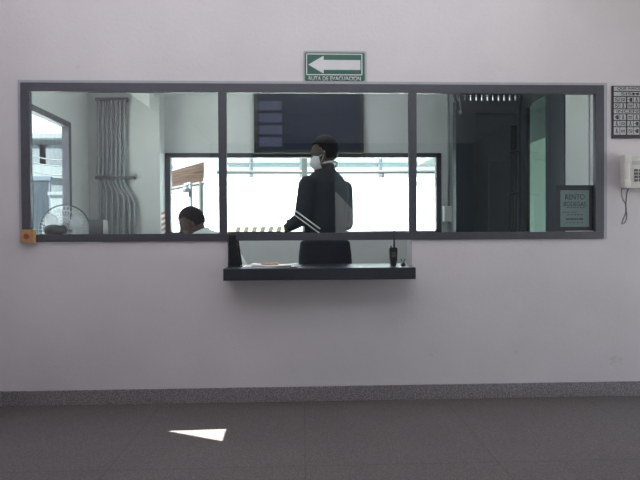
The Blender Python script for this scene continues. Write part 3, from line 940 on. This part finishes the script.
def hand(bm, wrist, d, palm_n, side, curl=1.0):
    """palm and five fingers; d = direction of the hand, palm_n = where the palm looks, side = towards the thumb"""
    d, pn, sd = d.normalized(), palm_n.normalized(), side.normalized()
    k = wrist + d * .05
    for f in (-1, 0, 1):
        capsule(bm, wrist + sd * (f * .014), .017, k + d * .035 + sd * (f * .026), .014, 10)
    for i, (off, ln) in enumerate(((.034, .070), (.012, .080), (-.010, .074), (-.031, .060))):
        p = k + d * .038 + sd * off; a = R(22) * curl; dd = d.copy(); r = .0082
        for s in (.45, .32, .25):
            dd = (dd * math.cos(a) + pn * math.sin(a)).normalized()
            # curl stays in the plane of d and pn
            q = p + dd * ln * s
            capsule(bm, p, r, q, r * .92, 8); p = q; r *= .92; a = R(38) * curl
    p = wrist + d * .03 + sd * .03; t1 = p + (d * .6 + sd * .6 + pn * .4).normalized() * .035; t2 = t1 + (d * .8 + pn * .6).normalized() * .03
    capsule(bm, p, .012, t1, .010, 8); capsule(bm, t1, .010, t2, .0085, 8)


UP = V((0, 0, 1))
# --- standing guard, seen from behind, turned to the left
gc = V((0.165, 3.64, 0))
F = V((-.68, .73, 0)).normalized(); L = UP.cross(F).normalized()
GH = V((-.93, .30, -.20)).normalized(); GU = (UP - GH * UP.dot(GH)).normalized()
hc = V((.160, 3.60, 1.655))
gsh_l, gel_l, gwr_l = gc + L * .180 + UP * 1.395 - F * .01, V((-.005, 3.475, 1.165)), V((-.088, 3.62, 1.115))
gsh_r, gel_r, gwr_r = gc - L * .186 - F * .012 + UP * 1.385, gc - L * .192 - F * .03 + UP * 1.13, gc - L * .15 + F * .22 + UP * 1.08
foot = [gc + L * .10, gc - L * .10]


def guard_shapes(bm, e, legs=True, arms=True):
    loft(bm, [(gc + UP * .86, .115 + e, .165 + e), (gc + UP * .95, .120 + e, .172 + e), (gc + UP * 1.08, .105 + e, .155 + e), (gc + UP * 1.22, .112 + e, .168 + e), (gc + UP * 1.34 - F * .008, .112 + e, .182 + e),
              (gc + UP * 1.42 - F * .012, .096 + e, .178 + e), (gc + UP * 1.465 - F * .012, .076 + e, .140 + e), (gc + UP * 1.50 - F * .01, .060 + e, .092 + e), (gc + UP * 1.525 - F * .005, .050 + e * .6, .062 + e * .6)], F, L)
    if arms:
        for sh, el, wr in ((gsh_l, gel_l, gwr_l), (gsh_r, gel_r, gwr_r)):
            capsule(bm, sh, .056 + e, el, .042 + e); capsule(bm, el, .041 + e, wr, .027 + e)


b = bm_new()
guard_shapes(b, 0)
capsule(b, gc + UP * 1.45, .055, hc - UP * .07 - GH * .01, .052)
head_shapes(b, hc, GH, GU)
for p in foot:
    s = 1 if (p - gc).dot(L) > 0 else -1
    capsule(b, p + UP * .88, .080, p + UP * .48 + F * .01, .055); capsule(b, p + UP * .48 + F * .01, .052, p + UP * .09, .036)
    capsule(b, p + UP * .045 - F * .04, .035, p + UP * .035 + F * .15, .03)
hd = (gwr_l - gel_l).normalized()
hand(b, gwr_l, hd, (-L * .9 + UP * .3), UP * .9 + L * .2, 1.1)
hand(b, gwr_r, F, -UP, L, .8)
g = bpy.data.objects
guard = obj('person', b, M['skin'], None, True, origin=gc)
bake(guard, .005, 3)
tag(guard, 'standing person in dark jacket seen from behind at the service opening holding papers', 'person')
b = bm_new(); guard_shapes(b, .016)
# folds at the hem and a raised collar
loft(b, [(gc + UP * .80, .160, .225), (gc + UP * .90, .155, .220), (gc + UP * 1.0, .145, .205)], F, L)
tube(b, [gc + UP * 1.49, gc + UP * 1.57 - GH * .004], [.078, .066], 20)
jk = obj('jacket', b, M['jacket'], guard, True); bake(jk, .008, 6)
b = bm_new()
tube(b, [p + GU.cross(GH).normalized() * 0 for p in [gc + UP * 1.545 - GH * .006 + (F * math.cos(t) + L * math.sin(t)) * .083 + UP * (-.026 * math.cos(t)) for t in [2 * math.pi * k / 28 for k in range(28)]]], .0085, 8, closed=True)
obj('shirt_collar', b, M['maskcloth'], guard, True)
b = bm_new()
for p in foot:
    capsule(b, p + UP * .88, .105, p + UP * .48 + F * .01, .078); capsule(b, p + UP * .48 + F * .01, .078, p + UP * .07, .066)
ellipsoid(b, gc + UP * .87, (F * .135, L * .185, UP * .12))
tr = obj('trousers', b, M['trousers'], guard, True); bake(tr, .010, 4)
for p in foot:
    b = bm_new(); capsule(b, p + UP * .05 - F * .05, .048, p + UP * .045 + F * .16, .043); box(b, p.x - .01, p.x + .01, p.y - .01, p.y + .01, 0, .05)
    sh_ = obj('shoe', b, M['blackplastic'], guard, True); bake(sh_, .008, 3)
hair_cap(hc, GH, GU, guard, front=.045, low=-.075)
eyes(hc, GH, GU, guard)
# face mask: shell over nose, mouth and chin
b = bm_new(); S_ = GU.cross(GH).normalized()
ellipsoid(b, hc + GH * .034 - GU * .072, (GH * .090, S_ * .068, GU * .066), 32, 22)
bmesh.ops.delete(b, geom=[v for v in b.verts if (v.co - hc).dot(GH) < .030], context='VERTS')
bmesh.ops.solidify(b, geom=b.faces[:], thickness=.003)
fm = obj('face_mask', b, M['maskcloth'], guard, True)
for s in (-1, 1):
    b = bm_new()
    for du in (-.045, -.095):
        tube(b, [hc + GH * .036 + GU * du + S_ * (s * .066), hc + GH * .012 + GU * (du * .7 - .01) + S_ * (s * .074), hc - GH * .018 - GU * .02 + S_ * (s * .079)], .002, 6)
    obj('ear_loop', b, M['maskcloth'], fm, True)

# papers held in his left hand and under his arm
def slab(bm, c, ax, ay, an, w, l, t):
    pts = [c + ax * (sx * w / 2) + ay * (sy * l / 2) for sx, sy in ((-1, -1), (1, -1), (1, 1), (-1, 1))]
    prism(bm, [p - an * t / 2 for p in pts], an * t)
a, c = at(295, 212, 3.40), at(321, 231, 3.37)
dirn = (c - a).normalized(); nrm = V((0, 1, 0)).cross(dirn).normalized()
if nrm.z < 0:
    nrm = -nrm
depth = V((0, 1, 0))
b = bm_new(); slab(b, (a + c) / 2 + V((-.005, .0, .014)), dirn, depth, nrm, .22, .06, .008)
fo = tag(obj('paper_sheaf', b, M['paper']), 'upper sheaf of white papers held slantwise by the standing person', 'papers', None)
b = bm_new(); slab(b, (a + c) / 2 + V((.0, .0, -.022)), dirn, depth, nrm, .23, .06, .006)
tag(obj('paper_folder', b, M['paper']), 'lower white folder held slantwise by the standing person under the sheaf', 'folder')

# --- seated person in profile, leaning over the desk
H = V((-.90, -.05, -.43)).normalized(); U2 = (UP - H * UP.dot(H)).normalized()
sy = 3.82
hc2 = V((at(191.5, 221, sy).x, sy, at(191.5, 221, sy).z))
pel = V((-.47, 3.86, .585)); nk = hc2 + V((.065, 0, -.10))
bk = (nk - pel).normalized(); FF = V((-1, 0, 0)); FF = (FF - bk * FF.dot(bk)).normalized(); LL = bk.cross(FF).normalized()
tl = (nk - pel).length


def sit_shapes(bm, e):
    P_ = lambda t: pel + bk * tl * t - FF * (.05 * math.sin(math.pi * t))
    loft(bm, [(P_(-.10), .10 + e, .155 + e), (P_(.1), .115 + e, .165 + e), (P_(.4), .105 + e, .155 + e), (P_(.65), .11 + e, .170 + e), (P_(.84), .098 + e, .175 + e), (P_(.95), .07 + e, .12 + e), (P_(1.02), .05 + e, .06 + e)], FF, LL)
    for s in (-1, 1):
        sh = P_(.84) + LL * (s * .18); el = V((-.98, sy + s * .20, .83)); wr = V((-1.18, sy + s * .12, .815))
        capsule(bm, sh, .054 + e, el, .041 + e); capsule(bm, el, .040 + e, wr, .027 + e)


b = bm_new(); sit_shapes(b, 0)
capsule(b, nk, .055, hc2 - U2 * .06 - H * .02, .052); head_shapes(b, hc2, H, U2)
for s in (-1, 1):
    hp_ = pel + V((-.02, s * .09, -.0)); kn = V((-.90, 3.86 + s * .11, .53)); an = V((-.86, 3.86 + s * .11, .09))
    capsule(b, hp_, .085, kn, .058); capsule(b, kn, .055, an, .037); capsule(b, an + V((.03, 0, -.05)), .034, an + V((-.16, 0, -.055)), .03)
    hand(b, V((-1.18, sy + s * .12, .815)), V((-1, -.2 * s, -.0)), V((0, 0, -1)), V((0, -s, 0)), .45)
seat_p = obj('person', b, M['skin'], None, True, origin=(-.47, 3.86, 0)); bake(seat_p, .005, 3)
tag(seat_p, 'seated dark haired person in pale shirt facing left, low in the first pane', 'person')
b = bm_new(); sit_shapes(b, .014)
tube(b, [nk - bk * .03, nk + (hc2 - nk) * .28 + V((.012, 0, 0))], [.082, .072], 20)
shirt = obj('shirt', b, M['shirt'], seat_p, True); bake(shirt, .008, 5)
b = bm_new()
for s in (-1, 1):
    hp_ = pel + V((-.02, s * .09, -.0)); kn = V((-.90, 3.86 + s * .11, .53)); an = V((-.86, 3.86 + s * .11, .10))
    capsule(b, hp_, .098, kn, .072); capsule(b, kn, .070, an, .056)
ellipsoid(b, pel + V((0, 0, -.01)), (V((.13, 0, 0)), V((0, .18, 0)), V((0, 0, .085))))
tr2 = obj('trousers', b, M['trousers'], seat_p, True); bake(tr2, .010, 4)
for s in (-1, 1):
    an = V((-.86, 3.86 + s * .11, .09)); b = bm_new(); capsule(b, an + V((.04, 0, -.042)), .045, an + V((-.17, 0, -.048)), .040)
    so = obj('shoe', b, M['blackplastic'], seat_p, True); bake(so, .008, 2)
hair_cap(hc2, H, U2, seat_p, front=.050, low=-.06)
eyes(hc2, H, U2, seat_p)

# ---------------------------------------------------------------- outdoors
b = bm_new(); box(b, -40, 40, YR - .15, 60, -.5, -.125); struct('ground', b, M['concrete'])
b = bm_new(); box(b, -40, 40, -40, YR - .15, -.5, -.125); struct('road', b, M['asphalt'])
# boundary wall and its pipe rail behind the booth
BY = 9.5
bz = at(330, 178, BY).z
b = bm_new(); box(b, -3.1, 9, BY, BY + .2, -.125, bz); box(b, -3.1, 9, BY - .05, BY + .25, bz - .06, bz, .01)
tag(obj('boundary_wall', b, M['outwhite']), 'bright white boundary wall outside the back window', 'wall', kind='structure')
rx0 = at(216, 171, BY).x
rl = thing('pipe_rail', (3, BY + .1, bz), 'grey pipe rail along the top of the white boundary wall outside', 'rail')
rz = at(330, 171.3, BY).z
b = bm_new(); tube(b, [(rx0, BY + .1, rz), (8.5, BY + .1, rz)], .036, 10); obj('rail_pipe', b, M['outrail'], rl, True)
for i in range(7):
    x = rx0 + .1 + i * 1.55
    b = bm_new(); tube(b, [(x, BY + .1, bz), (x, BY + .1, rz)], .02, 8); obj('rail_post', b, M['outrail'], rl, True)
wh = thing('warehouse', (3, 18, 0), 'pale blue warehouse wall seen over the white boundary wall', 'building')
b = bm_new(); box(b, at(226, 165, 16).x, 14, 16, 22, -.125, at(330, 148, 16).z); obj('wall', b, M['paleblue'], wh)
b = bm_new(); z = at(330, 163, 16).z; box(b, at(226, 165, 16).x, 14, 15.94, 16, z - .02, z + .02)
for px in (379, 300, 250):
    x = at(px, 160, 16).x; box(b, x - .03, x + .03, 15.95, 16, 0, at(330, 148, 16).z)
obj('cladding_joint', b, M['outgrey_light'], wh)
# grey post just outside
x = at(304.5, 165, 7.5).x
po = thing('service_post', (x, 7.5, -.125), 'grey post outside the back window left of the standing person', 'post')
b = bm_new(); box(b, x - .04, x + .04, 7.46, 7.54, -.125, 2.6, .008); obj('post_shaft', b, M['outrail'], po)
b = bm_new(); box(b, x - .08, x + .08, 7.40, 7.60, -.125, -.10); obj('base_plate', b, M['outrail'], po)
# striped barrier
h0, h1 = at(228, 231, 6.8), at(291, 225.5, 6.8)
hb = thing('striped_barrier', ((h0.x + h1.x) / 2, 6.8, -.125), 'low pale yellow barrier board with dark stripes outside the back window', 'barrier')
b = bm_new(); box(b, h0.x, h1.x, 6.78, 6.81, h1.z - .16, h1.z, .004); bb = obj('board', b, M['hazard_yellow'], hb)
b = bm_new()
for i in range(7):
    xx = h0.x + .08 + i * (h1.x - h0.x - .08) / 7
    prism(b, [V((xx, 6.779, h1.z - .15)), V((xx + .05, 6.779, h1.z - .15)), V((xx + .10, 6.779, h1.z - .015)), V((xx + .04, 6.779, h1.z - .015))], (0, -.003, 0))
obj('dark_stripes', b, M['hazard_black'], hb)
for xx in (h0.x + .06, h1.x - .06):
    b = bm_new(); box(b, xx - .025, xx + .025, 6.81, 6.85, -.125, h1.z - .02); obj('leg', b, M['outrail'], hb)
# shed with rusty corrugated roof on a lamp post side
sd = thing('open_shed', (at(185, 180, 8).x, 8.2, -.125), 'open shed with rusty corrugated roof outside at the left of the back window', 'shed')
A0, A1 = at(160, 176, 8.9), at(204, 163.5, 8.9)
B0, B1 = at(160, 189, 7.9), at(204, 181, 7.9)
b = bm_new(); n = 120; rows = []
for i in range(n + 1):
    t = i / n; off = .035 * math.sin(t * math.pi * 20)
    rows.append((b.verts.new(A0.lerp(B0, t) + UP * off), b.verts.new(A1.lerp(B1, t) + UP * off)))
for r0_, r1_ in zip(rows, rows[1:]):
    b.faces.new((r0_[0], r1_[0], r1_[1], r0_[1]))
bmesh.ops.solidify(b, geom=b.faces[:], thickness=.012)
obj('roof', b, M['rust'], sd, True)
b = bm_new(); tube(b, [B0 - UP * .03, B1 - UP * .03], .03, 8); obj('eave_beam', b, M['outrail'], sd)
for p, q in ((B0, .06), (B1, -.05), (A0, .06), (A1, -.05)):
    b = bm_new(); tube(b, [(p.x + q, p.y, -.125), (p.x + q, p.y, p.z - .01)], .035, 8); obj('post', b, M['outrail'], sd)
lx = at(190.5, 195, 7.6)
lp = thing('street_lamp', (lx.x, 7.6, -.125), 'dark lamp post with short bracket below the rusty shed roof outside', 'lamp')
b = bm_new(); tube(b, [(lx.x, 7.6, -.125), (lx.x, 7.6, at(190, 183, 7.6).z)], [.05, .03], 10); obj('pole', b, M['conduit_dark'], lp, True)
k = at(188.5, 190, 7.6); b = bm_new(); ellipsoid(b, k + V((-.03, -.03, 0)), (V((.06, 0, 0)), V((0, .05, 0)), V((0, 0, .05)))); obj('lamp_head', b, M['conduit_dark'], lp, True)
k2 = at(170, 194, 7.6); b = bm_new(); tube(b, [k + V((0, 0, -.02)), k2], .008, 6); obj('wire', b, M['conduit_dark'], lp)
k3 = at(184, 184.5, 7.6); b = bm_new(); tube(b, [V((lx.x, 7.6, at(190, 184, 7.6).z)), k3], [.035, .012], 8); obj('bracket', b, M['conduit_dark'], lp)

# seen through the side window
nb = thing('grey_building', (-8.3, 17, -.125), 'grey building with flat roof seen through the side window', 'building')
zt = at(50, 138, 14).z
b = bm_new(); box(b, -12, -5.4, 14, 20, -.125, zt); obj('wall', b, M['outgrey'], nb)
b = bm_new(); box(b, -12.2, -5.2, 13.8, 20.2, zt - .05, zt + .10, .02); obj('roof_edge', b, M['outgrey_light'], nb)
b = bm_new(); z1, z0 = at(50, 166, 14).z, at(50, 178, 14).z; prism(b, [V((-12, 13.9, z0 + .35)), V((-5.4, 13.9, z0 - .1)), V((-5.4, 13.9, z1 - .1)), V((-12, 13.9, z1 + .35))], (0, .1, 0)); obj('pale_band', b, M['outgrey_light'], nb)
for px in (36, 52):
    p = at(px, 156, 14); b = bm_new(); box(b, p.x - .35, p.x + .35, 13.95, 14.02, p.z - .3, p.z + .3); wf = obj('window', b, M['outgrey_light'], nb)
    b = bm_new(); box(b, p.x - .30, p.x + .30, 13.93, 13.96, p.z - .25, p.z + .25); obj('pane', b, M['outgrey'], wf)
gt = thing('blue_gate', (at(38, 200, 10).x, 10, -.125), 'blue grey ribbed gate seen low through the side window', 'gate')
g0, g1 = at(24, 178, 10), at(49, 178, 10)
b = bm_new()
for i in range(14):
    x = g0.x + (g1.x - g0.x) * i / 14; box(b, x, x + .055, 10, 10.04, -.125, g0.z - .02 * (i % 2))
obj('slats', b, M['bluegate'], gt)
b = bm_new(); box(b, g0.x - .04, g1.x + .04, 9.98, 10.06, g0.z - .05, g0.z + .03); obj('gate_rail', b, M['bluegate'], gt); b = bm_new(); box(b, g0.x - .04, g1.x + .04, 9.98, 10.06, .3, .36); obj('gate_rail', b, M['bluegate'], gt)
lw0, lw1 = at(50, 192, 9.0), at(63, 192, 9.0)
b = bm_new(); box(b, lw0.x, lw1.x, 9.0, 9.6, -.125, lw0.z, .02); box(b, lw0.x - .03, lw1.x + .03, 8.97, 9.63, lw0.z - .06, lw0.z, .01)
tag(obj('meter_cabinet', b, M['outgrey_light']), 'pale grey cabinet standing beside the blue grey gate outside', 'cabinet')
for i, (ya, yb_) in enumerate(((152, 158), (159, 163), (168, 172))):
    p, q = at(20, ya, 12), at(85, yb_, 12)
    b = bm_new(); tube(b, spline([p, p.lerp(q, .35) - UP * .10, p.lerp(q, .7) - UP * .10, q], 6), .016, 6)
    tag(obj('overhead_cable', b, M['conduit_dark'], smooth=True), ['top', 'middle', 'lowest'][i] + ' of three dark overhead cables crossing the side window view', 'cable', 'cables outside the side window')

# passage beyond the glazed side door
b = bm_new(); box(b, 3.3, 3.45, 3.4, 9.4, -.125, 2.36); struct('wall_passage', b, M['teal'])
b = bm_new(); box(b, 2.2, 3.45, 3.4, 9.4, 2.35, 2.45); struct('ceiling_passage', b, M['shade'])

# street in front of the entrance, shaped for its mirror image in the window panes
b = bm_new()
cX0, cX1, cY = 0.45, 2.2, -6.2
prism(b, [V((cX0, cY, -.125)), V((cX1, cY - .5, -.125)), V((cX1, cY - .5, .75)), V((cX0, cY, 2.55))], (.02, -.15, 0))  # unseen pale wall added; its slope shapes the mirrored bright patch
struct('reflection_wall', b, M['reflectpale'])
b = bm_new(); box(b, -14, 22, -17, -16, -.125, 8); struct('wall_street', b, M['streetgrey'])

b = bm_new(); box(b, -1.8, 3.4, -5.8, YR - .15, 2.80, 2.90); struct('added_sunshade', b, M['shade'])  # unseen slab added to keep sun out of the rear entrance

# ---------------------------------------------------------------- light
wd = bpy.data.worlds.new('sky'); SC.world = wd; wd.use_nodes = True
bg = wd.node_tree.nodes['Background']
bg.inputs['Color'].default_value = (0.86, 0.94, 1.0, 1); bg.inputs['Strength'].default_value = 1.5
sl = bpy.data.lights.new('sun', 'SUN'); sl.energy = 34.0; sl.angle = R(0.25); sl.color = (1, .97, .88)
so_ = bpy.data.objects.new('sun', sl); COL.objects.link(so_)
so_.rotation_mode = 'QUATERNION'; so_.rotation_quaternion = (-SUN).to_track_quat('-Z', 'Y'); so_.location = SUN * 20


def ceiling_fill(x, y, z, lx, ly, watts, col):
    t = thing('ceiling_fill', (x, y, z), None, None, kind='structure')
    b = bm_new(); box(b, x - lx / 2, x + lx / 2, y - ly / 2, y + ly / 2, z - .05, z, .005); obj('housing', b, M['white'], t)  # unseen backing for the added light
    l = bpy.data.lights.new('lamp', 'AREA'); l.shape = 'RECTANGLE'; l.size = lx * .95; l.size_y = ly * .9; l.energy = watts; l.color = col
    o = bpy.data.objects.new('lamp', l); COL.objects.link(o); o.location = (x, y, z - .055)


ceiling_fill(-.1, 1.75, CE, 3.8, 2.7, 26, (.97, .975, 1))  # unseen overhead fill added to brighten the lobby wall from above
ceiling_fill(0.0, 3.95, BC, 1.25, .20, 7, (.96, 1, 1))  # unseen fill added to brighten the booth
